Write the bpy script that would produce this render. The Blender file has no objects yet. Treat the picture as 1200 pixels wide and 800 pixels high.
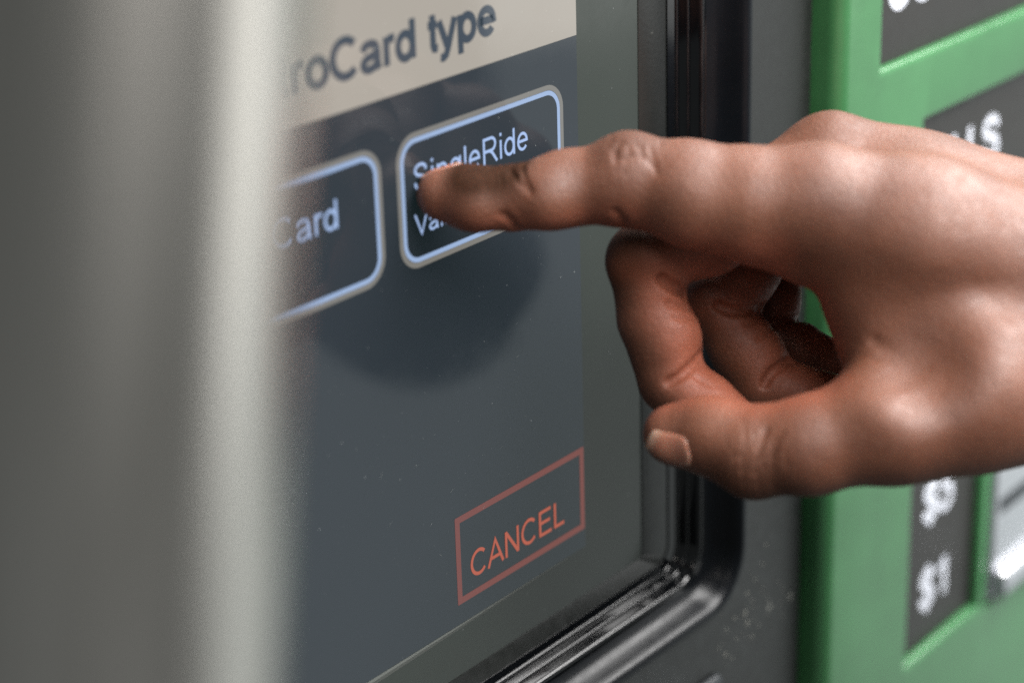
import bpy, bmesh, math, random
import numpy as np
from mathutils import Matrix, Vector

random.seed(4)
SC = bpy.context.scene
COL = SC.collection
MM = 0.001
Z0 = 1.5                                   # height of the camera above the floor, metres

# ------------------------------------------------------------------ camera
R_ = np.array([0.61821985, -0.78547688, -0.02881471])
U_ = np.array([0.30092194, 0.20265962, 0.93186644])
F_ = np.array([0.72611997, 0.58476931, -0.36165543])
CAM = np.array([0.0, -297.786, 0.0])       # mm; the display lies in the plane y = 0
cam = bpy.data.cameras.new('camera')
cam.lens = 75.0
cam.sensor_width = 36.0
cam.clip_start = 0.01
cam.clip_end = 50.0
import os
cam.dof.use_dof = not os.environ.get('NODOF')
cam.dof.focus_distance = 0.508
cam.dof.aperture_fstop = 6.6
cam_ob = bpy.data.objects.new('camera', cam)
COL.objects.link(cam_ob)
m = Matrix.Identity(4)
for i in range(3):
    m[i][0], m[i][1], m[i][2] = R_[i], U_[i], -F_[i]
    m[i][3] = CAM[i] * MM + (Z0 if i == 2 else 0)
cam_ob.matrix_world = m
SC.camera = cam_ob

# ------------------------------------------------------------------ light
world = bpy.data.worlds.new('World')
SC.world = world
world.use_nodes = True
bg = world.node_tree.nodes['Background']
bg.inputs[0].default_value = (0.94, 1.0, 1.0, 1)
bg.inputs[1].default_value = 0.16


def lamp(name, loc, target, sx, sy, power, col):
    l = bpy.data.lights.new(name, 'AREA')
    l.shape = 'RECTANGLE'
    l.size, l.size_y = sx, sy
    l.energy = power
    l.color = col
    o = bpy.data.objects.new(name, l)
    o.location = loc
    o.rotation_euler = (Vector(target) - Vector(loc)).to_track_quat('-Z', 'Y').to_euler()
    COL.objects.link(o)
    return o


lamp('ceiling_light', (1.05, -0.80, Z0 + 1.3), (0.60, -0.25, Z0 - 0.15), 3.2, 1.1, 250, (1.0, 0.985, 0.97))
lamp('fill_haze_right', (1.95, -1.05, Z0 - 0.48), (0.42, 0.0, Z0 - 0.18), 2.4, 1.95, 10.0, (0.93, 1.0, 0.99))  # added unseen panel: hazes the screen glass, lights the hand from the right
lamp('fill_post_streak', (1.60, -1.65, Z0 + 0.15), (0.40, -0.1, Z0 - 0.16), 1.6, 1.6, 10.0, (1.0, 0.99, 0.97))  # added unseen fill for the hand, also draws the streak on the post
lamp('fill_behind_camera', (-0.45, -1.35, Z0 + 1.30), (0.40, -0.1, Z0 - 0.18), 1.4, 0.9, 33.0, (1.0, 0.95, 0.90))  # unseen fill added high behind the camera to brighten the curled fingers

SC.view_settings.view_transform = 'Standard'
SC.view_settings.look = 'None'
SC.view_settings.exposure = 0.0
SC.view_settings.gamma = 1.0
SC.view_settings.use_curve_mapping = False
SC.render.engine = 'CYCLES'
SC.cycles.use_denoising = False      # the photograph has visible grain
SC.cycles.sample_clamp_indirect = 3.0


# ------------------------------------------------------------------ helpers
def V(x, y, z):
    return (x * MM, y * MM, z * MM + Z0)


class NT:
    """a small wrapper to write node trees in few words"""

    def __init__(self, name):
        self.m = bpy.data.materials.new(name)
        self.m.use_nodes = True
        self.t = self.m.node_tree
        self.b = self.t.nodes['Principled BSDF']

    def n(self, kind, **kw):
        nd = self.t.nodes.new(kind)
        for k, v in kw.items():
            setattr(nd, k, v)
        return nd

    def l(self, a, b):
        self.t.links.new(a, b)

    def set(self, **kw):
        for k, v in kw.items():
            self.b.inputs[k.replace('_', ' ')].default_value = v
        return self

    def coord(self, scale=(1, 1, 1)):
        tc = self.n('ShaderNodeTexCoord')
        mp = self.n('ShaderNodeMapping')
        mp.inputs['Scale'].default_value = scale
        self.l(tc.outputs['Object'], mp.inputs['Vector'])
        return mp.outputs[0]

    def noise(self, vec, scale, detail=3, rough=0.55):
        nd = self.n('ShaderNodeTexNoise')
        nd.inputs['Scale'].default_value = scale
        nd.inputs['Detail'].default_value = detail
        nd.inputs['Roughness'].default_value = rough
        self.l(vec, nd.inputs['Vector'])
        return nd.outputs[0]

    def ramp(self, fac, stops):
        r = self.n('ShaderNodeValToRGB')
        els = r.color_ramp.elements
        while len(els) < len(stops):
            els.new(0.5)
        for e, (p, c) in zip(els, stops):
            e.position = p
            e.color = c if len(c) == 4 else (*c, 1)
        self.l(fac, r.inputs[0])
        return r.outputs[0]

    def mix(self, fac, a, b, mode='MIX'):
        x = self.n('ShaderNodeMix', data_type='RGBA', blend_type=mode)
        for s, v in ((x.inputs[0], fac), (x.inputs[6], a), (x.inputs[7], b)):
            if isinstance(v, (int, float)):
                s.default_value = v
            elif isinstance(v, tuple):
                s.default_value = v if len(v) == 4 else (*v, 1)
            else:
                self.l(v, s)
        return x.outputs[2]

    def math(self, op, a, b=0.0):
        x = self.n('ShaderNodeMath', operation=op)
        for s, v in ((x.inputs[0], a), (x.inputs[1], b)):
            if isinstance(v, (int, float)):
                s.default_value = v
            else:
                self.l(v, s)
        return x.outputs[0]

    def bump(self, h, strength, dist=0.001):
        b = self.n('ShaderNodeBump')
        b.inputs['Strength'].default_value = strength
        b.inputs['Distance'].default_value = dist
        self.l(h, b.inputs['Height'])
        self.l(b.outputs[0], self.b.inputs['Normal'])
        return b


def link(name, me, mat, parent=None, smooth=True):
    o = bpy.data.objects.new(name, me)
    COL.objects.link(o)
    if mat is not None:
        me.materials.append(mat)
    if smooth:
        me.polygons.foreach_set('use_smooth', [True] * len(me.polygons))
    if parent is not None:
        o.parent = parent
        o.matrix_parent_inverse = parent.matrix_world.inverted()
    return o


def mesh(name, vs, fs, mat, parent=None, smooth=False):
    me = bpy.data.meshes.new(name)
    me.from_pydata([tuple(v) for v in vs], [], fs)
    me.update()
    return link(name, me, mat, parent, smooth)


def empty(name, loc, label, cat):
    o = bpy.data.objects.new(name, None)
    o.location = loc
    COL.objects.link(o)
    o['label'] = label
    o['category'] = cat
    bpy.context.view_layer.update()
    return o


def box(name, x0, x1, y0, y1, z0, z1, mat, parent, bevel=0.0, seg=2, smooth=True):
    bm = bmesh.new()
    bmesh.ops.create_cube(bm, size=1)
    for v in bm.verts:
        v.co = V(x0 + (v.co.x + .5) * (x1 - x0), y0 + (v.co.y + .5) * (y1 - y0), z0 + (v.co.z + .5) * (z1 - z0))
    if bevel:
        bmesh.ops.bevel(bm, geom=bm.edges[:], offset=bevel * MM, segments=seg, affect='EDGES', profile=.5)
    me = bpy.data.meshes.new(name)
    bm.to_mesh(me)
    bm.free()
    o = link(name, me, mat, parent, smooth)
    if smooth:
        flat_angle(me)
    return o


def flat_angle(me, deg=35):
    bm = bmesh.new()
    bm.from_mesh(me)
    for e in bm.edges:
        e.smooth = not (len(e.link_faces) == 2 and e.calc_face_angle(0) > math.radians(deg))
    bm.to_mesh(me)
    bm.free()


def rrect(x0, x1, z0, z1, r, n=10):
    """points of a rounded rectangle, counter-clockwise seen from the front"""
    r = max(r, 1e-4)
    out = []
    for cx, cz, a0 in ((x1 - r, z0 + r, -90), (x1 - r, z1 - r, 0), (x0 + r, z1 - r, 90), (x0 + r, z0 + r, 180)):
        for i in range(n + 1):
            a = math.radians(a0 + 90 * i / n)
            out.append((cx + r * math.cos(a), cz + r * math.sin(a)))
    return out


def rings(name, loops, mat, parent, close_end=False, smooth=True):
    """skin a list of (points2d, y) loops that all have the same count"""
    vs, fs = [], []
    n = len(loops[0][0])
    for pts, y in loops:
        vs += [V(p[0], y, p[1]) for p in pts]
    for k in range(len(loops) - 1):
        for i in range(n):
            j = (i + 1) % n
            fs.append((k * n + i, k * n + j, (k + 1) * n + j, (k + 1) * n + i))
    if close_end:
        fs.append(tuple((len(loops) - 1) * n + i for i in range(n)))
    o = mesh(name, vs, fs, mat, parent, smooth)
    if smooth:
        flat_angle(o.data, 40)
    return o


# ------------------------------------------------------------------ lettering: stroked glyphs, cap height = 1
def arc(cx, cy, rx, ry, a0, a1, n=14):
    return [(cx + rx * math.cos(math.radians(a0 + (a1 - a0) * i / n)),
             cy + ry * math.sin(math.radians(a0 + (a1 - a0) * i / n))) for i in range(n + 1)]


def spl(pts, n=7):
    P = [pts[0]] + list(pts) + [pts[-1]]
    out = []
    for i in range(1, len(P) - 2):
        for k in range(n):
            t = k / n
            q = []
            for c in range(2):
                a, b, d, e = P[i - 1][c], P[i][c], P[i + 1][c], P[i + 2][c]
                q.append(.5 * (2 * b + (d - a) * t + (2 * a - 5 * b + 4 * d - e) * t * t + (3 * b - a - 3 * d + e) * t ** 3))
            out.append(tuple(q))
    out.append(pts[-1])
    return out


S_ = spl([(.74, .70), (.68, .86), (.47, .94), (.24, .89), (.15, .74), (.24, .60), (.47, .51), (.70, .42), (.79, .26), (.70, .11),
          (.46, .055), (.22, .11), (.12, .30)])
GL = {
    'M': (1.16, [[(.16, 0), (.16, 1)], [(.16, .96), (.58, .04), (1.0, .96)], [(1.0, 1), (1.0, 0)]]),
    'e': (.776, [[(.12, .38), (.64, .38)] + arc(.385, .36, .265, .31, 4, 322, 20)]),
    't': (.39, [[(.2, .93), (.2, .16), (.24, .07), (.37, .055)], [(.03, .67), (.36, .67)]]),
    'r': (.465, [[(.15, 0), (.15, .725)], spl([(.15, .40), (.19, .58), (.30, .66), (.45, .64)])]),
    'o': (.776, [arc(.388, .36, .275, .31, 90, 450, 24)]),
    'C': (1.01, [arc(.53, .5, .42, .445, 42, 318, 22)]),
    'c': (.70, [arc(.38, .36, .27, .31, 45, 315, 18)]),
    'a': (.776, [spl([(.11, .52), (.20, .64), (.38, .67), (.55, .62), (.61, .48)]) + [(.61, .16), (.66, 0)],
                 spl([(.61, .40), (.40, .36), (.19, .30), (.11, .18), (.19, .07), (.35, .05), (.52, .11), (.60, .24)])]),
    'd': (.776, [arc(.36, .36, .255, .31, 90, 450, 22), [(.63, 0), (.63, 1)]]),
    'p': (.776, [arc(.41, .36, .255, .31, 90, 450, 22), [(.14, .725), (.14, -.28)]]),
    'y': (.70, [[(.05, .725), (.345, .0)], [(.64, .725), (.36, -.02), (.28, -.18), (.19, -.235), (.07, -.215)]]),
    'S': (.93, [S_]),
    's': (.70, [[(x * .75, y * .72) for x, y in S_]]),
    'i': (.31, [[(.155, 0), (.155, .725)], [(.155, .88), (.155, 1.0)]]),
    'l': (.31, [[(.155, 0), (.155, 1)]]),
    'n': (.776, [[(.15, 0), (.15, .725)], spl([(.15, .42), (.22, .60), (.40, .66), (.56, .61), (.63, .44)]) + [(.63, 0)]]),
    'g': (.776, [arc(.36, .36, .255, .31, 90, 450, 22),
                 [(.63, .725), (.63, 0)] + spl([(.63, 0), (.58, -.16), (.38, -.23), (.20, -.19), (.13, -.09)])]),
    'R': (1.01, [[(.17, 0), (.17, 1)], [(.17, .945), (.55, .945)] + arc(.60, .71, .235, .235, 90, -90, 12) + [(.17, .475)],
                 [(.52, .46), (.66, .36), (.92, 0)]]),
    'V': (.93, [[(.05, 1), (.465, .03), (.88, 1)]]),
    'A': (.93, [[(.04, 0), (.465, .97), (.89, 0)], [(.2, .32), (.73, .32)]]),
    'N': (1.01, [[(.16, 0), (.16, 1)], [(.16, .98), (.85, .02)], [(.85, 0), (.85, 1)]]),
    'E': (.93, [[(.17, 0), (.17, 1)], [(.17, .94), (.84, .94)], [(.17, .52), (.78, .52)], [(.17, .06), (.87, .06)]]),
    'L': (.776, [[(.16, 1), (.16, 0)], [(.16, .06), (.73, .06)]]),
    'B': (.93, [[(.16, 0), (.16, 1)], [(.16, .94), (.50, .94)] + arc(.53, .735, .21, .205, 90, -90, 10) + [(.16, .53)],
                [(.5, .53)] + arc(.56, .295, .245, .235, 90, -90, 10) + [(.16, .06)]]),
    'I': (.39, [[(.195, 0), (.195, 1)]]),
    'O': (1.086, [arc(.543, .5, .43, .445, 90, 450, 26)]),
    '$': (.776, [[(x * .84, y) for x, y in S_], [(.39, 1.12), (.39, -.14)]]),
    '5': (.776, [[(.66, .93), (.24, .93), (.16, .50)] + spl([(.16, .50), (.36, .60), (.58, .54), (.66, .34), (.58, .14), (.38, .05), (.19, .10), (.10, .25)])]),
    '1': (.776, [[(.50, 0), (.50, 1)], [(.48, .97), (.36, .83), (.17, .73)]]),
    '2': (.776, [spl([(.11, .70), (.20, .89), (.40, .95), (.59, .87), (.64, .70), (.55, .50), (.33, .30), (.11, .06)]) + [(.66, .06)]]),
    '0': (.776, [arc(.388, .5, .27, .445, 90, 450, 24)]),
    ' ': (.39, []),
}


def lettering(name, text, x, z, cap, weight, y, mat, parent, squeeze=1.0, tracking=0.0):
    """flat print: each stroke is a ribbon, stacked a hair apart so no two share a plane"""
    vs, fs = [], []
    pen = 0.0
    k = 0
    w = weight / 2
    for ch in text:
        adv, strokes = GL[ch]
        for st in strokes:
            pts = [st[0]]
            for p in st[1:]:
                if math.hypot(p[0] - pts[-1][0], p[1] - pts[-1][1]) > 1e-4:
                    pts.append(p)
            closed = math.hypot(pts[0][0] - pts[-1][0], pts[0][1] - pts[-1][1]) < 1e-3
            n = len(pts)
            base = len(vs)
            yy = y - 0.012 * (k % 4)
            k += 1
            for i, p in enumerate(pts):
                a = pts[i - 1] if i > 0 else (pts[-2] if closed else None)
                b = pts[i + 1] if i < n - 1 else (pts[1] if closed else None)
                d1 = None if a is None else (p[0] - a[0], p[1] - a[1])
                d2 = None if b is None else (b[0] - p[0], b[1] - p[1])
                d1 = d1 or d2
                d2 = d2 or d1
                l1, l2 = math.hypot(*d1), math.hypot(*d2)
                n1, n2 = (-d1[1] / l1, d1[0] / l1), (-d2[1] / l2, d2[0] / l2)
                mx, my = n1[0] + n2[0], n1[1] + n2[1]
                ml = math.hypot(mx, my) or 1
                mx, my = mx / ml, my / ml
                s = w / max(.5, mx * n1[0] + my * n1[1])
                for sg in (1, -1):
                    vs.append(V(x + (pen + p[0] + sg * mx * s) * cap * squeeze, yy, z + (p[1] + sg * my * s) * cap))
            for i in range(n - 1):
                fs.append((base + 2 * i, base + 2 * i + 1, base + 2 * i + 3, base + 2 * i + 2))
        pen += adv + tracking
    return mesh(name, vs, fs, mat, parent)


def lead(text):
    return sum(GL[c][0] for c in text)


# ------------------------------------------------------------------ materials
def screen_mat(name, emit, strength=1.0, rough=0.035, base=(0.012, 0.014, 0.018), grid=False):
    """a lit pixel area behind the smooth touch glass"""
    t = NT(name)
    t.set(Base_Color=(*base, 1), Roughness=rough, IOR=1.36)
    t.b.inputs['Emission Color'].default_value = (*emit, 1)
    t.b.inputs['Emission Strength'].default_value = strength
    v = t.coord()
    # faint finger grease and dust: roughness and tiny bright specks
    n = t.noise(v, 45, 6, .68)
    t.l(t.ramp(n, [(.42, (rough,) * 3), (.72, (rough + .09,) * 3)]), t.b.inputs['Roughness'])
    sp = t.noise(v, 900, 2, .5)
    t.l(t.ramp(sp, [(.725, (*base,)), (.80, (.14, .15, .15))]), t.b.inputs['Base Color'])
    return t.m


M = {}
M['display'] = screen_mat('lit_display', (0.0055, 0.0112, 0.0125))
M['header'] = screen_mat('lit_header', (0.40, 0.36, 0.30))
M['header_ink'] = screen_mat('header_ink', (0.030, 0.045, 0.060))
M['ui_blue'] = screen_mat('lit_blue_white', (0.32, 0.44, 0.67))
M['ui_beige'] = screen_mat('lit_beige', (0.20, 0.19, 0.165))
M['ui_text'] = screen_mat('lit_text', (0.38, 0.52, 0.82))
M['ui_red'] = screen_mat('lit_dull_red', (0.16, 0.034, 0.022))
M['ui_redtext'] = screen_mat('lit_red_text', (0.42, 0.075, 0.03))
t = NT('grey_display_edge')
t.set(Base_Color=(.055, .06, .055, 1), Roughness=.4)
M['edge'] = t.m
M['glass_border'] = screen_mat('dark_glass_border', (0.0, 0.0, 0.0), 0, rough=.12, base=(.016, .020, .017))


def dirty_metal(name, col, rough, spec=0.5, dirt=(.30, .30, .27), amount=.62, relief=.08):
    t = NT(name)
    t.set(Roughness=rough, Specular_IOR_Level=spec)
    v = t.coord()
    n1 = t.noise(v, 25, 5, .65)
    n2 = t.noise(v, 260, 4, .6)
    c = t.ramp(n1, [(.3, tuple(x * .82 for x in col)), (.7, tuple(x * 1.15 for x in col))])
    sm = t.ramp(t.math('MULTIPLY', n1, n2), [(.40, (0, 0, 0)), (.52, (amount,) * 3)])
    t.l(t.mix(sm, c, dirt), t.b.inputs['Base Color'])
    t.l(t.ramp(n2, [(.2, (rough * .8,) * 3), (.8, (min(1, rough * 1.25),) * 3)]), t.b.inputs['Roughness'])
    if relief:
        t.bump(t.noise(v, 900, 2), relief, .0003)
    return t.m


M['panel_grey'] = dirty_metal('charcoal_painted_metal', (.0065, .0072, .0070), .42)
M['bezel'] = dirty_metal('black_bezel_plastic', (.009, .010, .0095), .24)
M['frame'] = dirty_metal('glossy_black_moulding', (.002, .0024, .003), .08, amount=.2, relief=0)
M['rim'] = dirty_metal('satin_black_rim', (.003, .004, .0055), .30, spec=.2, amount=.2, relief=0)
M['green'] = dirty_metal('green_enamel', (.031, .115, .042), .24, dirt=(.12, .25, .11), amount=.3)
M['plate'] = dirty_metal('brown_black_sign_plate', (.009, .008, .0072), .45, dirt=(.12, .12, .13), amount=.5)
M['cabinet'] = dirty_metal('dark_cabinet_steel', (.03, .03, .03), .5)
t = NT('white_sign_ink')
t.set(Roughness=.5)
t.l(t.ramp(t.noise(t.coord(), 300, 3), [(.3, (.34, .36, .41)), (.6, (.50, .52, .57))]), t.b.inputs['Base Color'])
M['ink_white'] = t.m
t = NT('brushed_steel')
t.set(Base_Color=(.62, .63, .66, 1), Metallic=1.0, Roughness=.33)
v = t.coord((1, 1, 60))
n = t.noise(v, 40, 4)
t.l(t.ramp(n, [(.3, (.26,) * 3), (.7, (.40,) * 3)]), t.b.inputs['Roughness'])
M['steel'] = t.m
t = NT('worn_steel_tube')
t.set(Metallic=1.0, Roughness=.27)
v = t.coord((1, 1, .06))
n = t.noise(v, 150, 5)
t.l(t.ramp(n, [(.30, (.43, .41, .375)), (.52, (.52, .50, .465)), (.7, (.60, .58, .545))]), t.b.inputs['Base Color'])
t.l(t.ramp(n, [(.3, (.22,) * 3), (.7, (.32,) * 3)]), t.b.inputs['Roughness'])
M['tube'] = t.m
t = NT('black_void')
t.set(Base_Color=(.008, .011, .014, 1), Roughness=.5)
M['black'] = t.m

# ------------------------------------------------------------------ the ticket machine
machine = empty('ticket_machine', V(400, 60, -1500), 'green and charcoal ticket vending machine with a lit touchscreen', 'ticket machine')

LX0, LX1, LZ0, LZ1 = 196.0, 397.5, -249.9, -82.0         # lit display
GX0, GX1, GZ0, GZ1 = 171.0, 422.6, -263.6, -68.0         # glass
glass = box('touch_screen', GX0, GX1, 0.0, 6.0, GZ0, GZ1, M['glass_border'], machine)


def sheet(name, x0, x1, z0, z1, y, mat, parent):
    return mesh(name, [V(x0, y, z0), V(x1, y, z0), V(x1, y, z1), V(x0, y, z1)], [(0, 1, 2, 3)], mat, parent)


def ring(name, x0, x1, z0, z1, r, w, y, mat, parent):
    a = rrect(x0, x1, z0, z1, r)
    b = rrect(x0 + w, x1 - w, z0 + w, z1 - w, max(r - w, .01))
    return rings(name, [(a, y), (b, y)], mat, parent, smooth=False)


sheet('display_panel', LX0, LX1, LZ0, LZ1, -0.04, M['display'], glass)
sheet('header_band', LX0, LX1, -115.4, LZ1, -0.08, M['header'], glass)
lettering('header_lettering', 'Select MetroCard type', 312.6 - lead('Select Metro') * 8.65 * 1.05, -108.7, 8.65, .215, -0.12, M['header_ink'], glass, 1.05)
for bx in (267.7, 332.8):
    ring('button_border', bx - 1.3, bx + 58.9, -156.1, -125.0, 6.4, 1.25, -0.08, M['ui_beige'], glass)
    ring('button_outline', bx, bx + 57.6, -154.8, -126.3, 5.2, 1.1, -0.10, M['ui_blue'], glass)
lettering('button_lettering', 'SingleRide', 336.7, -138.4, 6.15, .115, -0.12, M['ui_text'], glass)
lettering('button_lettering', 'MetroCard', 270.2, -139.8, 6.45, .115, -0.12, M['ui_text'], glass)
lettering('button_lettering', 'Valid', 336.7, -148.6, 4.9, .115, -0.12, M['ui_text'], glass)
ring('cancel_outline', 345.9, 397.3, -244.7, -221.6, .3, 1.75, -0.08, M['ui_red'], glass)
lettering('cancel_lettering', 'CANCEL', 350.8, -239.7, 7.0, .13, -0.10, M['ui_redtext'], glass, .96)

mesh('display_edge', [V(LX0, -.05, -250.0), V(LX1 - 8, -.05, -250.0), V(LX1 - 8, -.05, -250.3), V(LX0, -.05, -254.0), V(LX0, -.40, -251.6), V(LX1 - 8, -.1, -250.1)],
     [(0, 1, 5, 4), (4, 5, 2, 3)], M['edge'], glass)

# fine scratches in the touch glass
rnd = random.Random(5)
vs, fs = [], []
for cx, cz, n0, sp in ((372, -205, 16, 26), (390, -236, 12, 7), (352, -200, 10, 14), (385, -165, 8, 12), (330, -215, 10, 20), (410, -200, 8, 9)):
    for _ in range(n0):
        x, z = rnd.gauss(cx, sp * .5), rnd.gauss(cz, sp * .6)
        if not (LX0 < x < GX1 - 2 and GZ0 + 2 < z < -158):
            continue
        a = rnd.gauss(.5, .5)
        ln, w = rnd.choice((.15, .2, .3, .5, 1.1, 1.9)), rnd.uniform(.05, .11)
        dx, dz = math.cos(a) * ln / 2, math.sin(a) * ln / 2
        nx, nz = -math.sin(a) * w / 2, math.cos(a) * w / 2
        b0 = len(vs)
        vs += [V(x - dx, -.15, z - dz), V(x + nx, -.15, z + nz), V(x + dx, -.15, z + dz), V(x - nx, -.15, z - nz)]
        fs.append((b0, b0 + 3, b0 + 2, b0 + 1))
t = NT('scratch_white')
t.set(Base_Color=(.13, .14, .14, 1), Roughness=.7)
scr = mesh('scratches', vs, fs, t.m, glass)
scr['kind'] = 'stuff'

# bezel: a raised dark lip round the glass
IX0, IX1, IZ0, IZ1 = 160.0, 432.2, -267.6, -57.0
rings('bezel', [(rrect(GX0, GX1, GZ0, GZ1, 1.5), 0.6), (rrect(GX0 - .1, GX1 + .1, GZ0 - .1, GZ1 + .1, 1.6), -0.12),
                (rrect(GX0 - .5, GX1 + .5, GZ0 - .4, GZ1 + .4, 2.0), -0.3),
                (rrect(IX0, IX1, IZ0, IZ1, 5), -2.0), (rrect(IX0 - .5, IX1 + .5, IZ0 - .5, IZ1 + .5, 5), -1.0)],
      M['bezel'], machine)

# ribbed moulding between the bezel and the front panel
prof = [(0, 3), (0, -2.4)]


def hump(t0, y0, r):
    return [(t0 + r - r * math.cos(math.radians(a)), y0 - r * math.sin(math.radians(a))) for a in range(0, 181, 30)]


prof += hump(2.2, -3.0, .6) + hump(4.3, -5.0, .55)
prof += hump(6.3, -7.2, 1.15)
RIM = len(prof) + 1
prof += [(9.6, -7.6), (11.0, -8.2), (12.4, -9.4), (13.6, -11.2), (14.4, -13.0), (15.0, -14.4), (15.8, -15.5), (16.9, -16.0), (18.2, -15.8), (18.6, -14.9)]
FR = 18.6


def frame_loop(t, y):
    # the sides are a little wider than the top and bottom
    return (rrect(IX0 - t * 1.0, IX1 + t * 1.0, IZ0 - t * .80, IZ1 + t * .80, 5 + t * .62, 14), y)


rings('ribbed_gasket', [frame_loop(a, b) for a, b in prof[:RIM]], M['frame'], machine)
rings('moulding_rim', [frame_loop(a, b) for a, b in prof[RIM - 1:]], M['rim'], machine)

# charcoal front panel round the moulding
PX0, PX1, PZ0, PZ1 = 90.0, 481.4, -420.0, 20.0
N = 14
inn = frame_loop(FR - .6, 0)[0]
vs, fs = [], []
lv = [(inn, -13.0), (inn, -15.0)]
for pts, y in lv:
    vs += [V(p[0], y, p[1]) for p in pts]
n = len(inn)
for i in range(n):
    j = (i + 1) % n
    fs.append((i, j, n + j, n + i))
cor = [(PX1 - .8, PZ0), (PX1 - .8, PZ1), (PX0, PZ1), (PX0, PZ0)]
cb = len(vs)
vs += [V(c[0], -15.0, c[1]) for c in cor]
for k in range(4):
    for i in range(N):
        fs.append((n + k * (N + 1) + i, n + k * (N + 1) + i + 1, cb + k))
    a = n + k * (N + 1) + N
    b = n + ((k + 1) % 4) * (N + 1)
    fs.append((a, b, cb + (k + 1) % 4, cb + k))
eb = len(vs)
vs += [V(PX1 - .25, -14.75, PZ0), V(PX1 - .25, -14.75, PZ1), V(PX1, -14.0, PZ0), V(PX1, -14.0, PZ1), V(PX1, 7.5, PZ0), V(PX1, 7.5, PZ1)]
fs += [(cb, eb, eb + 1, cb + 1), (eb, eb + 2, eb + 3, eb + 1), (eb + 2, eb + 4, eb + 5, eb + 3)]
mesh('front_panel', vs, fs, M['panel_grey'], machine)

# dried drops and grit stuck to the panel below the corner of the screen
bm = bmesh.new()
rnd = random.Random(11)
fl = [(452.5, -283, .7), (455, -286.5, .55), (451.5, -289, 1.0), (452.6, -292.5, 1.1), (456.5, -280.5, .6), (460, -277, .5), (446, -288, .7), (441.5, -297.5, .85),
      (447, -295, .6), (462, -272, .5), (455, -298, .6), (458.5, -296, .5), (445, -300, .45), (438, -294, .5)]
fl += [(rnd.gauss(450, 7), rnd.gauss(-292, 7), rnd.uniform(.15, .4)) for _ in range(22)]
for x, z, r in fl:
    n0 = rnd.randint(6, 9)
    ph = rnd.random() * 6
    rim = [bm.verts.new(V(x + r * rnd.uniform(.7, 1.2) * math.cos(ph + 6.283 * i / n0), -15.02, z + r * rnd.uniform(.7, 1.2) * math.sin(ph + 6.283 * i / n0))) for i in range(n0)]
    top = bm.verts.new(V(x, -15.02 - r * .25, z))
    for i in range(n0):
        bm.faces.new((rim[i], rim[(i + 1) % n0], top))
bmesh.ops.recalc_face_normals(bm, faces=bm.faces[:])
me = bpy.data.meshes.new('dried_drops')
bm.to_mesh(me)
bm.free()
t = NT('dried_drop')
t.set(Base_Color=(.10, .10, .088, 1), Roughness=.6)
drops = link('dried_drops', me, t.m, machine)
drops['kind'] = 'stuff'

# small black knob on the panel under the screen's corner
kb = box('panel_button', 405, 437.6, -17.6, -14.0, -318, -300.4, M['black'], machine, 2.2, 3)
box('button_cap', 408.5, 433.5, -19.2, -17.0, -316, -303.4, M['steel'], kb, 1.4, 3)

# green panel with recessed pockets
gx0, gx1, gz0, gz1 = 487.6, 760.0, -420.0, 20.0
gy = -23.0
pockets = [(505.2, 690.0, -144.2, -92.0), (531.6, 690.0, -200.0, -164.4), (534.0, 583.2, -342.4, -212.0), (588.6, 690.0, -345.6, -262.0)]
xs = sorted({gx0, gx1} | {p[0] for p in pockets} | {p[1] for p in pockets})
zs = sorted({gz0, gz1} | {p[2] for p in pockets} | {p[3] for p in pockets})
bm = bmesh.new()
vg = {}


def gv(x, y, z):
    k = (round(x, 3), round(y, 3), round(z, 3))
    if k not in vg:
        vg[k] = bm.verts.new(V(*k))
    return vg[k]


def inpock(x, z):
    return any(p[0] < x < p[1] and p[2] < z < p[3] for p in pockets)


for i in range(len(xs) - 1):
    for j in range(len(zs) - 1):
        if not inpock((xs[i] + xs[i + 1]) / 2, (zs[j] + zs[j + 1]) / 2):
            bm.faces.new((gv(xs[i], gy, zs[j]), gv(xs[i + 1], gy, zs[j]), gv(xs[i + 1], gy, zs[j + 1]), gv(xs[i], gy, zs[j + 1])))
PD = 4.2
rim_edges = []
for x0, x1, z0, z1 in pockets:
    px = [x for x in xs if x0 <= x <= x1]
    pz = [z for z in zs if z0 <= z <= z1]
    segs = [((px[i], z0), (px[i + 1], z0)) for i in range(len(px) - 1)] + [((x1, pz[i]), (x1, pz[i + 1])) for i in range(len(pz) - 1)] + \
           [((px[i + 1], z1), (px[i], z1)) for i in range(len(px) - 1)] + [((x0, pz[i + 1]), (x0, pz[i])) for i in range(len(pz) - 1)]
    for a, b in segs:
        f = bm.faces.new((gv(a[0], gy, a[1]), gv(a[0], gy + PD, a[1]), gv(b[0], gy + PD, b[1]), gv(b[0], gy, b[1])))
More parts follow.
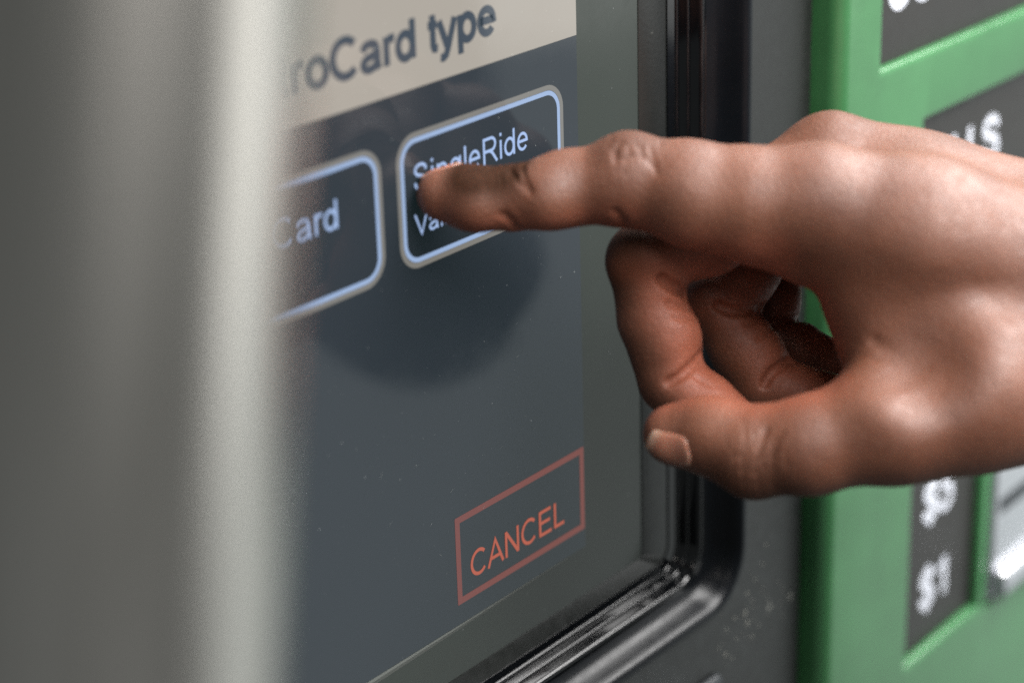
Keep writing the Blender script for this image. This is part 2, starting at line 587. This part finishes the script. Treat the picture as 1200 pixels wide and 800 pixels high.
# left edge rolls back to the charcoal panel
roll = [(gx0, gy)] + [(gx0 - 4.6 * math.sin(math.radians(a)), gy + 4.6 - 4.6 * math.cos(math.radians(a))) for a in (15, 30, 45, 60, 75, 90)] + [(gx0 - 4.6, 7.5)]
for k in range(len(roll) - 1):
    for j in range(len(zs) - 1):
        (xa, ya), (xb, yb) = roll[k], roll[k + 1]
        bm.faces.new((gv(xb, yb, zs[j]), gv(xa, ya, zs[j]), gv(xa, ya, zs[j + 1]), gv(xb, yb, zs[j + 1])))
bmesh.ops.recalc_face_normals(bm, faces=bm.faces[:])
bm.normal_update()
sharp = []
for e in bm.edges:
    if len(e.link_faces) == 2 and e.calc_face_angle(0) > 1.2:
        if abs(e.verts[0].co.y - gy * MM) < 1e-6 and abs(e.verts[1].co.y - gy * MM) < 1e-6:
            sharp.append(e)
bmesh.ops.bevel(bm, geom=sharp, offset=1.9 * MM, segments=4, affect='EDGES', profile=.5)
me = bpy.data.meshes.new('green_panel')
bm.to_mesh(me)
bm.free()
green = link('green_panel', me, M['green'], machine, True)
flat_angle(me, 40)

for (x0, x1, z0, z1), words in zip(pockets[:3], ([('COINS', 512.6, -129.9, 13.6)], [('BILLS', 537.0, -188.0, 13.4)],
                                                 [('$5', 547.3, -299.0, 13.4), ('$1', 547.3, -329.8, 13.4), ('$10', 541.5, -269.8, 13.4), ('$20', 541.5, -239.0, 13.4)])):
    pl = box('sign_plate', x0 - 1, x1 + 1, gy + PD - .9, gy + PD + 2, z0 - 1, z1 + 1, M['plate'], machine)
    for w, x, z, cap in words:
        lettering('sign_lettering', w, x, z, cap, .21, gy + PD - .95, M['ink_white'], pl, .98)

# bill slot: a steel mouthpiece in the fourth pocket
slot = box('bill_slot', 590.0, 688, gy - 1.0, gy + PD + 3, -343.6, -264, M['steel'], machine, 1.6, 3)
box('slot_opening', 593.5, 680, gy - 1.25, gy + 2, -312.4, -307.0, M['black'], slot)
box('slot_lip', 593, 686, gy - 4.6, gy - .6, -342.8, -333.0, M['steel'], slot, 1.8, 3)

# cabinet behind everything
box('cabinet', 85, 765, 7.5, 460, -1480, 190, M['cabinet'], machine, 3, 2)

# ------------------------------------------------------------------ foreground tube
def at(px, py, d):
    """a point d mm in front of the camera, in the hand's own frame (x right, y up, z away), mm"""
    return np.array([(px - 600) * d / 2500.0, (400 - py) * d / 2500.0, d])


B3 = np.stack([R_, U_, F_], 1)


def to_world(p):
    w = CAM + B3 @ np.asarray(p)
    return V(*w)


def tube(name, a, b, r, mat, label, cat, n=48):
    a, b = Vector(a), Vector(b)
    ax = (b - a)
    L = ax.length
    bm = bmesh.new()
    prof = [(0, 0), (r * .9, 0), (r, r * .1), (r, L * .25), (r, L * .5), (r, L * .75), (r, L - r * .1), (r * .9, L), (0, L)]
    lp = []
    for rr, h in prof:
        lp.append([bm.verts.new((max(rr, 1e-6) * math.cos(2 * math.pi * i / n), max(rr, 1e-6) * math.sin(2 * math.pi * i / n), h)) for i in range(n)])
    for k in range(len(lp) - 1):
        for i in range(n):
            bm.faces.new((lp[k][i], lp[k][(i + 1) % n], lp[k + 1][(i + 1) % n], lp[k + 1][i]))
    me = bpy.data.meshes.new(name)
    bm.to_mesh(me)
    bm.free()
    o = link(name, me, mat)
    o.matrix_world = Matrix.Translation(a) @ ax.to_track_quat('Z', 'Y').to_matrix().to_4x4()
    o['label'], o['category'] = label, cat
    return o


tube('metal_post', to_world(at(66, 2400, 250)), to_world(at(200, -1500, 200)), 0.0186, M['tube'],
     'out of focus grey steel post standing close in front at the left', 'post')

# ------------------------------------------------------------------ the hand, one continuous surface from a distance field
def smin(a, b, k):
    h = np.maximum(k - np.abs(a - b), 0) / k
    return np.minimum(a, b) - h * h * k * .25


def smax(a, b, k):
    return -smin(-a, -b, k)


def cone(p, a, b, r1, r2):
    """rounded cone from a (r1) to b (r2)"""
    ba = b - a
    l2 = ba @ ba
    rr = r1 - r2
    a2 = max(l2 - rr * rr, 1e-6)
    il2 = 1.0 / l2
    pa = p - a
    y = pa @ ba
    z = y - l2
    x2 = ((pa * l2 - y[:, None] * ba) ** 2).sum(1)
    y2 = y * y * l2
    z2 = z * z * l2
    k = np.sign(rr) * rr * rr * x2
    d = (np.sqrt(x2 * a2 * il2) + y * rr) * il2 - r1
    c1 = np.sign(z) * a2 * z2 > k
    c2 = (np.sign(y) * a2 * y2 < k) & ~c1
    d = np.where(c1, np.sqrt(x2 + z2) * il2 - r2, d)
    return np.where(c2, np.sqrt(x2 + y2) * il2 - r1, d)


def ball(p, c, r, sc=None):
    if sc is None:
        return np.sqrt(((p - c) ** 2).sum(1)) - r
    q = (p - c) / np.array(sc)
    k0 = np.sqrt((q ** 2).sum(1))
    k1 = np.sqrt(((q / np.array(sc)) ** 2).sum(1)) + 1e-9
    return k0 * (k0 - 1.0) / k1


def seg(p, a, b):
    ba = b - a
    t = np.clip(((p - a) @ ba) / (ba @ ba), 0, 1)
    return np.sqrt(((p - a - t[:, None] * ba) ** 2).sum(1))


#        px    py   depth  radius
IDX = [(518, 229, 467.5, 5.5), (548, 230, 467, 6.5), (601, 232, 466, 6.75), (662, 221, 465, 7.9), (735, 213, 463, 9.4),
       (805, 223, 461, 10.4), (880, 238, 459, 11.7), (962, 238, 458, 12.6)]
MID = [(864, 503, 476, 6.3), (825, 474, 477, 7.2), (789, 446, 478, 7.6), (766, 375, 478, 8.0), (760, 308, 477, 8.5),
       (858, 250, 479, 9.2), (970, 193, 480, 11.0)]
RNG = [(972, 466, 491, 5.9), (935, 462, 491, 6.9), (894, 446, 492, 7.3), (868, 405, 493, 7.5), (838, 347, 494, 8.2),
       (872, 305, 497, 8.6), (945, 222, 502, 10.5)]
PNK = [(980, 462, 506, 5.2), (958, 421, 506, 6.0), (935, 407, 506, 6.2), (909, 392, 507, 5.6), (904, 350, 509, 6.5), (915, 255, 518, 8.5)]
THB = [(789, 509, 462, 6.6), (815, 509, 461, 7.0), (848, 517, 458, 8.0), (884, 528, 455, 9.3), (950, 522, 451, 10.2),
       (1050, 495, 449, 11.6), (1120, 462, 451, 14.6)]


def J(lst):
    return [at(x, y, d) for x, y, d, r in lst], [r for x, y, d, r in lst]


def near_box(p, P, pad):
    P = np.array(P)
    return ((p > P.min(0) - pad) & (p < P.max(0) + pad)).all(1)


def chain(p, lst, k=3.0, pad=None):
    P, r = J(lst)
    if pad is None:
        s = near_box(p, P, max(r) + 10)
        out = np.full(len(p), 25.0)
        if s.any():
            out[s] = chain(p[s], lst, k, 0)
        return out
    d = None
    for i in range(len(P) - 1):
        e = cone(p, P[i], P[i + 1], r[i], r[i + 1])
        d = e if d is None else smin(d, e, k)
    return d


PALM = [  # metacarpals, thenar, web, wrist
    ((962, 240, 458, 12.6), (1080, 280, 458, 16.0)), ((1080, 280, 458, 16.0), (1260, 340, 462, 19.0)),
    ((970, 191, 480, 10.8), (1080, 236, 478, 13.5)), ((1080, 236, 478, 13.5), (1260, 300, 478, 19.0)),
    ((945, 220, 502, 10.0), (1090, 268, 500, 12.5)), ((1090, 268, 500, 12.5), (1270, 330, 494, 17.0)),
    ((920, 250, 518, 8.5), (1090, 310, 516, 12.0)), ((1090, 310, 516, 12.0), (1270, 370, 506, 16.0)),
    ((1050, 492, 449, 11.6), (1150, 450, 455, 16.6)), ((1150, 450, 455, 16.6), (1270, 425, 466, 20.0)),
    ((1040, 330, 462, 11.0), (1080, 385, 458, 11.5)), ((1080, 385, 458, 11.5), (1105, 440, 456, 13.0)),
    ((1005, 300, 462, 9.0), (1030, 370, 462, 7.6)), ((1030, 370, 462, 7.6), (1052, 440, 458, 8.6)),
    ((1100, 360, 480, 14.0), (1260, 390, 480, 22.0)),
    ((1250, 365, 472, 26.0), (1500, 405, 478, 26.0)), ((1250, 345, 488, 24.0), (1500, 395, 496, 25.0)),
    ((1500, 400, 486, 27.0), (1950, 610, 550, 36.0)),
]


def grad(fn, p, e=.25):
    g = np.empty_like(p)
    for i in range(3):
        o = np.zeros(3)
        o[i] = e
        g[:, i] = fn(p + o) - fn(p - o)
    return g / (2 * e)


FOLDS = []
ONLY = None
VEINS = []


def on_skin(which, px):
    """drop a line of points seen on one finger onto its surface"""
    global ONLY
    ONLY = which
    out = []
    for x, y in px:
        d = 430.0
        for _ in range(80):
            s = hand_sdf(at(x, y, d)[None])[0]
            d += max(s, -.5) * .8
            if d > 540:
                break
        if d <= 530:
            out.append(at(x, y, d))
    # carry the fold round the far edge of the finger
    step = out[-1] - out[-2]
    step = step / np.linalg.norm(step)
    for k in range(5):
        q = (out[-1] + step * .9)[None]
        for _ in range(6):
            g = grad(hand_sdf, q, .3)
            q = q - hand_sdf(q)[:, None] * g
        step = q[0] - out[-1]
        step = step / np.linalg.norm(step)
        out.append(q[0])
    ONLY = None
    return out




def hand_sdf(p):
    palm = None
    for (a, b) in PALM:
        A, B = at(*a[:3]), at(*b[:3])
        s = near_box(p, [A, B], max(a[3], b[3]) + 14)
        if palm is None:
            palm = np.full(len(p), 40.0)
        if s.any():
            palm[s] = smin(palm[s], cone(p[s], A, B, a[3], b[3]), 9.0)
    idx = chain(p, IDX)
    mid = chain(p, MID, 1.3)
    rng = chain(p, RNG, 1.2)
    pnk = chain(p, PNK, .7)
    thb = chain(p, THB)
    # pads and knuckles
    idx = smin(idx, ball(p, at(560, 238, 464, ), 5.9), 3)
    idx = smin(idx, ball(p, at(640, 233, 462), 6.2), 4)
    idx = smin(idx, ball(p, at(815, 238, 459), 9.0), 5)
    idx = smin(idx, ball(p, at(738, 192, 462), 5.2), 6)
    idx = smin(idx, cone(p, at(868, 256, 459), at(938, 296, 462), 7.5, 6.6), 4)
    mid = smin(mid, ball(p, at(786, 395, 476), 6.4), 4)
    mid = smin(mid, ball(p, at(835, 282, 476), 7.8), 4)
    mid = smin(mid, ball(p, at(750, 300, 477), 6.6), 4)
    rng = smin(rng, ball(p, at(886, 415, 491), 6.0), 4)
    rng = smin(rng, ball(p, at(872, 327, 494), 7.0), 4)
    pnk = smin(pnk, ball(p, at(910, 350, 508), 5.7), 2)
    thb = smin(thb, ball(p, at(835, 503, 458), 7.0), 4)
    thb = smin(thb, ball(p, at(884, 540, 454), 6.6), 4)
    if not FOLDS:
        if ONLY is not None:
            return (palm, idx, mid, rng, pnk, thb)[ONLY]
    for which, pts, r, k in FOLDS:
        s = near_box(p, pts, r + k + 1)
        if not s.any():
            continue
        ps = p[s]
        sel = np.full(len(ps), 1e3)
        for A, B in zip(pts, pts[1:]):
            sel = np.minimum(sel, seg(ps, A, B))
        f = (palm, idx, mid, rng, pnk, thb)[which]
        f[s] = smax(f[s], r - sel, k)
    out = smin(palm, idx, 5.0)
    out = np.minimum(out, smin(palm, mid, 3.0))
    out = np.minimum(out, smin(palm, rng, 3.0))
    out = np.minimum(out, smin(palm, pnk, 3.0))
    out = np.minimum(out, smin(palm, thb, 7.0))
    # tendon of the thumb, hollow in front of it, tendon ridges on the back
    out = smin(out, seg(p, at(1050, 470, 440), at(1230, 395, 446)) - 2.6, 7)
    out = smax(out, -ball(p, at(1075, 410, 434), 9.0), 11)
    out = smin(out, seg(p, at(980, 158, 478), at(1230, 225, 474)) - 2.0, 6)
    # veins and the index tendon on the back of the hand
    for pts in VEINS:
        e = np.full(len(p), 60.0)
        s = near_box(p, pts, 9)
        if s.any():
            e[s] = np.min([seg(p[s], A, B) for A, B in zip(pts, pts[1:])], 0) - .2
            out[s] = smin(out[s], e[s], 3.0)
    # quiet unevenness of living skin
    q = p * .11
    out = out + .28 * np.sin(q[:, 0] * 1.3 + 1.7 * np.sin(q[:, 1] * 1.1)) * np.sin(q[:, 1] * 1.7 + q[:, 2]) * np.sin(q[:, 2] * 1.4 + 1)
    return out


def grow(fn, lo, hi, h, cs=4):
    """naive surface nets on the blocks near the surface"""
    lo = np.array(lo, float)
    nb = np.ceil((np.array(hi) - lo) / (h * cs)).astype(int)
    H = h * cs
    g = np.stack(np.meshgrid(*[np.arange(k + 1) for k in nb], indexing='ij'), -1).reshape(-1, 3)
    dc = fn(lo + g * H).reshape(nb + 1)
    near = np.abs(dc) < H * 1.9
    n = nb * cs + 1
    D = np.repeat(np.repeat(np.repeat(dc, cs, 0), cs, 1), cs, 2)[:n[0], :n[1], :n[2]].astype(np.float64)
    mk = np.repeat(np.repeat(np.repeat(near, cs, 0), cs, 1), cs, 2)
    # a fine sample belongs to the block of its lower corner: mark the block when any corner is near
    blk = np.zeros(nb, bool)
    for dx in (0, 1):
        for dy in (0, 1):
            for dz in (0, 1):
                blk |= near[dx:nb[0] + dx, dy:nb[1] + dy, dz:nb[2] + dz]
    fine = np.zeros(n, bool)
    bi = np.argwhere(blk)
    off = np.stack(np.meshgrid(*[np.arange(cs + 1)] * 3, indexing='ij'), -1).reshape(-1, 3)
    for o in off:
        q = bi * cs + o
        fine[q[:, 0], q[:, 1], q[:, 2]] = True
    idx = np.argwhere(fine)
    vals = np.empty(len(idx))
    for s in range(0, len(idx), 200000):
        vals[s:s + 200000] = fn(lo + idx[s:s + 200000] * h)
    D[idx[:, 0], idx[:, 1], idx[:, 2]] = vals
    S = D < 0
    nx, ny, nz = n - 1
    cnt = np.zeros((nx, ny, nz), np.int8)
    corners = [(a, b, c) for a in (0, 1) for b in (0, 1) for c in (0, 1)]
    for a, b, c in corners:
        cnt += S[a:a + nx, b:b + ny, c:c + nz]
    act = (cnt > 0) & (cnt < 8)
    cells = np.argwhere(act)
    vid = -np.ones((nx, ny, nz), np.int64)
    vid[cells[:, 0], cells[:, 1], cells[:, 2]] = np.arange(len(cells))
    acc = np.zeros((len(cells), 3))
    num = np.zeros(len(cells))
    for i in range(8):
        for j in range(i + 1, 8):
            A, Bc = np.array(corners[i]), np.array(corners[j])
            if np.abs(A - Bc).sum() != 1:
                continue
            da = D[tuple((cells + A).T)]
            db = D[tuple((cells + Bc).T)]
            cr = (da < 0) != (db < 0)
            t = np.where(cr, da / np.where(cr, da - db, 1), 0)
            acc += np.where(cr[:, None], A + t[:, None] * (Bc - A), 0)
            num += cr
    vs = lo + (cells + acc / num[:, None]) * h
    quads = []
    for ax in range(3):
        e = [0, 0, 0]
        e[ax] = 1
        a = S[:n[0] - e[0], :n[1] - e[1], :n[2] - e[2]]
        b = S[e[0]:, e[1]:, e[2]:]
        ed = np.argwhere(a != b)
        u, w = [(1, 2), (2, 0), (0, 1)][ax]
        ok = (ed[:, u] > 0) & (ed[:, w] > 0) & (ed[:, u] < [nx, ny, nz][u]) & (ed[:, w] < [nx, ny, nz][w])
        ed = ed[ok]
        flip = a[tuple(ed.T)]
        du = np.zeros(3, int)
        du[u] = 1
        dw = np.zeros(3, int)
        dw[w] = 1
        q = np.stack([vid[tuple(x.T)] for x in (ed - du - dw, ed - dw, ed, ed - du)], 1)
        q[~flip] = q[~flip][:, ::-1]
        quads.append(q)
    return vs, np.concatenate(quads)


def knuckle_mask(p, c, r):
    return np.clip(1 - np.sqrt(((p - c) ** 2).sum(1)) / r, 0, 1)


vein_list = []
fold_list = [
    (1, [(590, 252), (598, 258), (602, 264)], .3, 1.6), (1, [(722, 248), (728, 256), (730, 263)], .3, 1.8),
    (2, [(776, 328), (788, 336), (798, 340)], 1.45, .7), (2, [(783, 356), (792, 358), (802, 359)], .6, .8), (2, [(790, 372), (797, 373), (804, 373)], .4, .8),
    (2, [(784, 448), (797, 441), (807, 433), (812, 429)], 1.2, .7), (2, [(809, 437), (813, 440)], .3, .8),
    (3, [(842, 359), (856, 364), (872, 364), (884, 363)], 1.5, .7), (3, [(874, 380), (884, 376), (891, 371)], .4, .9), (3, [(888, 396), (896, 391), (903, 386)], .4, .9),
    (3, [(896, 450), (901, 441), (908, 433), (914, 429)], 1.2, .7),
    (1, [(727, 166), (721, 176), (722, 187), (727, 186)], .22, 1.0), (1, [(745, 167), (751, 175)], .2, .9), (1, [(735, 168), (738, 174), (736, 181)], .15, .7), (1, [(762, 172), (765, 184)], .18, .8),
    (1, [(598, 199), (602, 206), (607, 211)], .3, 1.0), (1, [(612, 197), (614, 204)], .3, .8),
    (5, [(862, 536), (872, 531), (879, 523)], .25, .8), (5, [(870, 552), (878, 543), (888, 537), (891, 526)], .3, .8), (5, [(884, 556), (893, 548), (898, 537)], .25, .8), (5, [(905, 540), (908, 530)], .2, .7),
    (0, [(1022, 400), (1040, 414), (1056, 420)], .4, 1.6), (0, [(1015, 425), (1030, 420), (1044, 426)], .35, 1.4),
    (4, [(902, 380), (912, 378), (924, 374), (930, 373)], 1.1, .8),
]
veins = []
for px in vein_list:
    ln = []
    for x, y in px:
        d = 425.0
        for _ in range(80):
            d += max(hand_sdf(at(x, y, d)[None])[0], -.5) * .8
        ln.append(at(x, y, d + .4))
    veins.append(ln)
FOLDS = [(w, on_skin(w, px), r, k) for w, px, r, k in fold_list]

VEINS = veins
HLO, HHI = (-25, -65, 425), (262, 62, 545)
hv, hq = grow(hand_sdf, HLO, HHI, .68)
for _ in range(2):
    g = grad(hand_sdf, hv)
    hv = hv - (hand_sdf(hv) / np.maximum((g ** 2).sum(1), .2))[:, None] * g * .9
g = grad(hand_sdf, hv, .6)
hn = g / np.linalg.norm(g, axis=1)[:, None]


def seg_t(p, a, b):
    ba = b - a
    t = np.clip(((p - a) @ ba) / (ba @ ba), 0, 1)
    return np.sqrt(((p - a - t[:, None] * ba) ** 2).sum(1)), t


def sstep(x, a, b):
    t = np.clip((x - a) / (b - a), 0, 1)
    return t * t * (3 - 2 * t)


# volar (palm side) skin is paler and redder than the back of the hand: this is natural skin colour
vol = np.zeros(len(hv))
best = np.full(len(hv), 1e9)
for lst, vd in ((IDX, (0, -1, .25)), (THB, (-.1, 1, .45))):
    P, r = J(lst)
    vd = np.array(vd) / np.linalg.norm(vd)
    for i in range(len(P) - (2 if lst is THB else 1)):
        d, _t = seg_t(hv, P[i], P[i + 1])
        d = d - r[i]
        b = d < best
        best = np.where(b, d, best)
        vol = np.where(b, sstep(hn @ vd, .15, .8) * (.65 if lst is THB else .9), vol)
for lst in (MID, RNG, PNK):
    P, r = J(lst)
    cc = np.mean([P[0], P[3], P[-2]], 0) + np.array([6, 0, 0])
    for i in range(len(P) - 1):
        d, _t = seg_t(hv, P[i], P[i + 1])
        d = d - r[i]
        b = d < best
        best = np.where(b, d, best)
        to = cc - (P[i] + P[i + 1]) / 2
        to[2] = 0
        to /= np.linalg.norm(to) + 1e-6
        vol = np.where(b, sstep(hn @ to, -.65, .25), vol)
for a, b_ in PALM[:15]:
    d, _t = seg_t(hv, at(*a[:3]), at(*b_[:3]))
    d = d - a[3]
    b = d < best
    best = np.where(b, d, best)
    vol = np.where(b, sstep(hn @ np.array([-.75, -.55, .45]), .45, .95), vol)
vol[best > 8] = 0
ea = np.concatenate([hq[:, [0, 1]], hq[:, [1, 2]], hq[:, [2, 3]], hq[:, [3, 0]]])
deg = np.bincount(ea.ravel(), minlength=len(hv))
for _ in range(30):                      # skin tone changes gradually
    vol = .5 * vol + .5 * (np.bincount(ea[:, 0], vol[ea[:, 1]], len(hv)) + np.bincount(ea[:, 1], vol[ea[:, 0]], len(hv))) / deg
drk = np.zeros(len(hv))  # darker spots in the skin colour: near black on the index fingertip, fainter at joints
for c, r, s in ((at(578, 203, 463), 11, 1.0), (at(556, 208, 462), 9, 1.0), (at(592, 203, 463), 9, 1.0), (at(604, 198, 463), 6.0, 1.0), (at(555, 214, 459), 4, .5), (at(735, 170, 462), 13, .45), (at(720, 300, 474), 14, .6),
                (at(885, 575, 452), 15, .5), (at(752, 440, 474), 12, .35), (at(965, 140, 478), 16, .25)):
    drk = np.maximum(drk, s * sstep(knuckle_mask(hv, c, r), 0, .55))
wrk = np.zeros(len(hv))
for c, r, s in ((at(738, 172, 458), 12, .55), (at(884, 540, 446), 13, .5), (at(602, 200, 462), 8, .6)):
    wrk = np.maximum(wrk, s * sstep(knuckle_mask(hv, c, r), 0, .6))

hand_root = np.array(at(1400, 380, 480))
hm = Matrix.Identity(4)
for i in range(3):
    for j in range(3):
        hm[i][j] = B3[i][j]
hm.translation = Vector(to_world(hand_root))
me = bpy.data.meshes.new('hand')
me.from_pydata([tuple(v) for v in (hv - hand_root) * MM], [], [tuple(int(i) for i in q) for q in hq])
me.update()
for nm, a in (('volar', vol), ('dark_spots', drk), ('wrinkle', wrk)):
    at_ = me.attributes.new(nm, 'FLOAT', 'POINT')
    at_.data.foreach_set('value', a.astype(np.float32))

t = NT('skin')
t.set(Roughness=.46, IOR=1.5, Subsurface_Weight=.12, Subsurface_Scale=.0013, Coat_Weight=.12, Coat_Roughness=.55)
t.b.inputs['Subsurface Radius'].default_value = (1.0, .34, .18)


def attr(name):
    a = t.n('ShaderNodeAttribute', attribute_name=name)
    return a.outputs['Fac']


v = t.coord()
n1 = t.noise(v, 70, 4, .6)
n2 = t.noise(v, 420, 3, .6)
back = t.ramp(n1, [(.3, (.083, .026, .0115)), (.7, (.132, .046, .0225))])
palmc = t.ramp(n1, [(.3, (.235, .066, .036)), (.7, (.315, .098, .058))])
c = t.mix(t.math('MULTIPLY', attr('volar'), .9), back, palmc)
c = t.mix(attr('dark_spots'), c, (.008, .004, .002))
c = t.mix(t.math('MULTIPLY', n2, .25), c, (.085, .033, .018), 'MIX')
c = t.mix(t.math('MULTIPLY', t.ramp(t.noise(v, 1500, 3, .7), [(.42, (0, 0, 0)), (.62, (1, 1, 1))]), .24), c, (.07, .024, .012))
t.l(c, t.b.inputs['Base Color'])
# skin relief: fine cells everywhere, folds over the knuckles
vo = t.n('ShaderNodeTexVoronoi', feature='DISTANCE_TO_EDGE')
vo.inputs['Scale'].default_value = 700
t.l(v, vo.inputs['Vector'])
mp = t.n('ShaderNodeMapping')
mp.inputs['Scale'].default_value = (1.0, .22, .22)
mp.inputs['Rotation'].default_value = (0, 0, .15)
t.l(v, mp.inputs['Vector'])
wr = t.ramp(t.noise(mp.outputs[0], 520, 3, .5), [(.36, (0, 0, 0)), (.5, (1, 1, 1))])
hgt = t.math('ADD', t.math('MULTIPLY', vo.outputs[0], .45), t.math('MULTIPLY', t.math('MULTIPLY', wr, attr('wrinkle')), 1.2))
hgt = t.math('ADD', hgt, t.math('MULTIPLY', t.noise(v, 230, 4, .6), .8))
hgt = t.math('ADD', hgt, t.math('MULTIPLY', t.noise(v, 1100, 3, .6), .5))
t.bump(hgt, .34, .0006)
n3 = t.noise(v, 1300, 3, .6)
rg = t.ramp(t.math('ADD', t.math('MULTIPLY', n2, .5), t.math('MULTIPLY', n3, .5)), [(.38, (.50,) * 3), (.62, (.68,) * 3)])
t.l(t.mix(attr('dark_spots'), rg, (.85, .85, .85)), t.b.inputs['Roughness'])
t.l(t.math('SUBTRACT', .10, t.math('MULTIPLY', t.math('MAXIMUM', attr('dark_spots'), attr('volar')), .10)), t.b.inputs['Coat Weight'])
t.l(t.math('SUBTRACT', .52, t.math('ADD', t.math('MULTIPLY', attr('dark_spots'), .45), t.math('MULTIPLY', attr('volar'), .2))), t.b.inputs['Specular IOR Level'])
M['skin'] = t.m
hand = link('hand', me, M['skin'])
hand.matrix_world = hm
hand['label'] = 'dark skinned right hand pointing its index finger at the SingleRide button, other fingers curled'
hand['category'] = 'hand'
bpy.context.view_layer.update()

t = NT('fingernail')
t.set(Roughness=.3, IOR=1.45, Subsurface_Weight=.2, Subsurface_Scale=.001)
geo = t.n('ShaderNodeAttribute', attribute_name='along')
t.l(t.ramp(geo.outputs['Fac'], [(0, (.24, .155, .115)), (.10, (.25, .14, .10)), (.22, (.25, .105, .068)), (.85, (.27, .118, .08)), (1, (.31, .165, .12))]), t.b.inputs['Base Color'])
M['nail'] = t.m


def nail(c, axis, normal, length, width):
    """a thin curved plate laid on the fingertip; axis points to the free edge"""
    ax = np.array(axis, float)
    nr = np.array(normal, float)
    nr /= np.linalg.norm(nr)
    ax = ax - nr * (ax @ nr)
    ax /= np.linalg.norm(ax)
    sd = np.cross(ax, nr)
    NU, NW = 16, 14
    vs, al = [], []
    for i in range(NU + 1):
        for j in range(NW + 1):
            s, w = i / NU, j / NW * 2 - 1
            # superellipse outline: square free edge, round base
            hw = width / 2 * (1 - max(0, (s - .55) / .45) ** 2.4 * .75) * (1 - max(0, (.12 - s) / .12) ** 2 * .18)
            p = c + ax * length * (.5 - s) + sd * w * hw
            vs.append(p)
            al.append(s)
    vs = np.array(vs)
    c0 = np.array(c, float)[None] + nr * 8
    for _ in range(60):
        c0 = c0 - nr * np.clip(hand_sdf(c0), -1, 3)[:, None] * .7
    q = vs - np.array(c) + c0[0] + nr * .6
    for _ in range(12):
        g = grad(hand_sdf, q, .4)
        q = q - (hand_sdf(q) / np.maximum((g ** 2).sum(1), .2))[:, None] * g * .8
    w = np.tile(np.linspace(-1, 1, NW + 1), NU + 1)
    lift = .42 * (1 - .75 * np.abs(w) ** 4)
    top = q + nr * lift[:, None]
    ext = np.clip((.1 - np.array(al)) / .1, 0, 1)
    top = top + ax * (ext * .9)[:, None]
    bot = top - nr * .75
    allv = np.concatenate([top, bot])
    n0 = len(top)
    fs = []
    W1 = NW + 1
    for i in range(NU):
        for j in range(NW):
            a = i * W1 + j
            fs.append((a, a + 1, a + W1 + 1, a + W1))
            fs.append((n0 + a, n0 + a + W1, n0 + a + W1 + 1, n0 + a + 1))
    bd = [(j, j + 1) for j in range(NW)] + [(i * W1 + NW, (i + 1) * W1 + NW) for i in range(NU)] + \
         [(NU * W1 + j + 1, NU * W1 + j) for j in range(NW)] + [((i + 1) * W1, i * W1) for i in range(NU)]
    for a, b in bd:
        fs.append((b, a, n0 + a, n0 + b))
    m2 = bpy.data.meshes.new('fingernail')
    m2.from_pydata([tuple(x) for x in (allv - hand_root) * MM], [], fs)
    m2.update()
    k = m2.attributes.new('along', 'FLOAT', 'POINT')
    k.data.foreach_set('value', np.array(al + al, np.float32))
    o = bpy.data.objects.new('fingernail', m2)
    COL.objects.link(o)
    m2.materials.append(M['nail'])
    m2.polygons.foreach_set('use_smooth', [True] * len(m2.polygons))
    o.parent = hand
    return o


nail(at(783, 522, 456), (-1, .26, .1), (-.2, -.62, -.74), 12.0, 9.0)
nail(at(516, 212, 468), (-1, -.06, .25), (-.08, .93, .35), 10.0, 8.0)


# ------------------------------------------------------------------ the dark sleeve on the forearm (mostly beyond the frame, seen mirrored in the screen)
def to_cam(w):
    return B3.T @ (np.array(w) - CAM)


SL = [(at(1560, 420, 490), 35.0), (at(1830, 555, 530), 41.0), (to_cam((616, -250, -280)), 47.0), (to_cam((690, -345, -205)), 52.0), (to_cam((770, -450, -100)), 58.0)]


def sleeve_sdf(p):
    d = None
    for (a, r1), (b, r2) in zip(SL, SL[1:]):
        e = cone(p, a, b, r1, r2)
        d = e if d is None else smin(d, e, 14)
    ax = SL[2][0] - SL[0][0]
    ax = ax / np.linalg.norm(ax)
    u = p @ ax
    w = p @ np.array([.3, .9, .3])
    d = d + 4.0 * np.sin(u * .13 + 1.8 * np.sin(w * .06)) * np.sin(w * .05 + u * .03) + 1.0 * np.sin(u * .43 + w * .11)
    cut = (SL[0][0] - p) @ ax - 6.0
    d = smax(d, cut, 3)
    hole = cone(p, SL[0][0] - ax * 30, SL[0][0] + ax * 22, 31.0, 31.0)
    return smax(d, -hole, 2)


C_ = np.array([q for q, r in SL])
sv, sq = grow(sleeve_sdf, C_.min(0) - 70, C_.max(0) + 70, 3.0)
t = NT('dark_navy_cloth')
t.set(Base_Color=(.008, .011, .022, 1), Roughness=.85)
t.bump(t.noise(t.coord(), 900, 2), .3, .0004)
m3 = bpy.data.meshes.new('sleeve')
m3.from_pydata([tuple(x) for x in (sv - hand_root) * MM], [], [tuple(int(i) for i in q) for q in sq])
m3.update()
o = bpy.data.objects.new('sleeve', m3)
COL.objects.link(o)
m3.materials.append(t.m)
m3.polygons.foreach_set('use_smooth', [True] * len(m3.polygons))
o.parent = hand
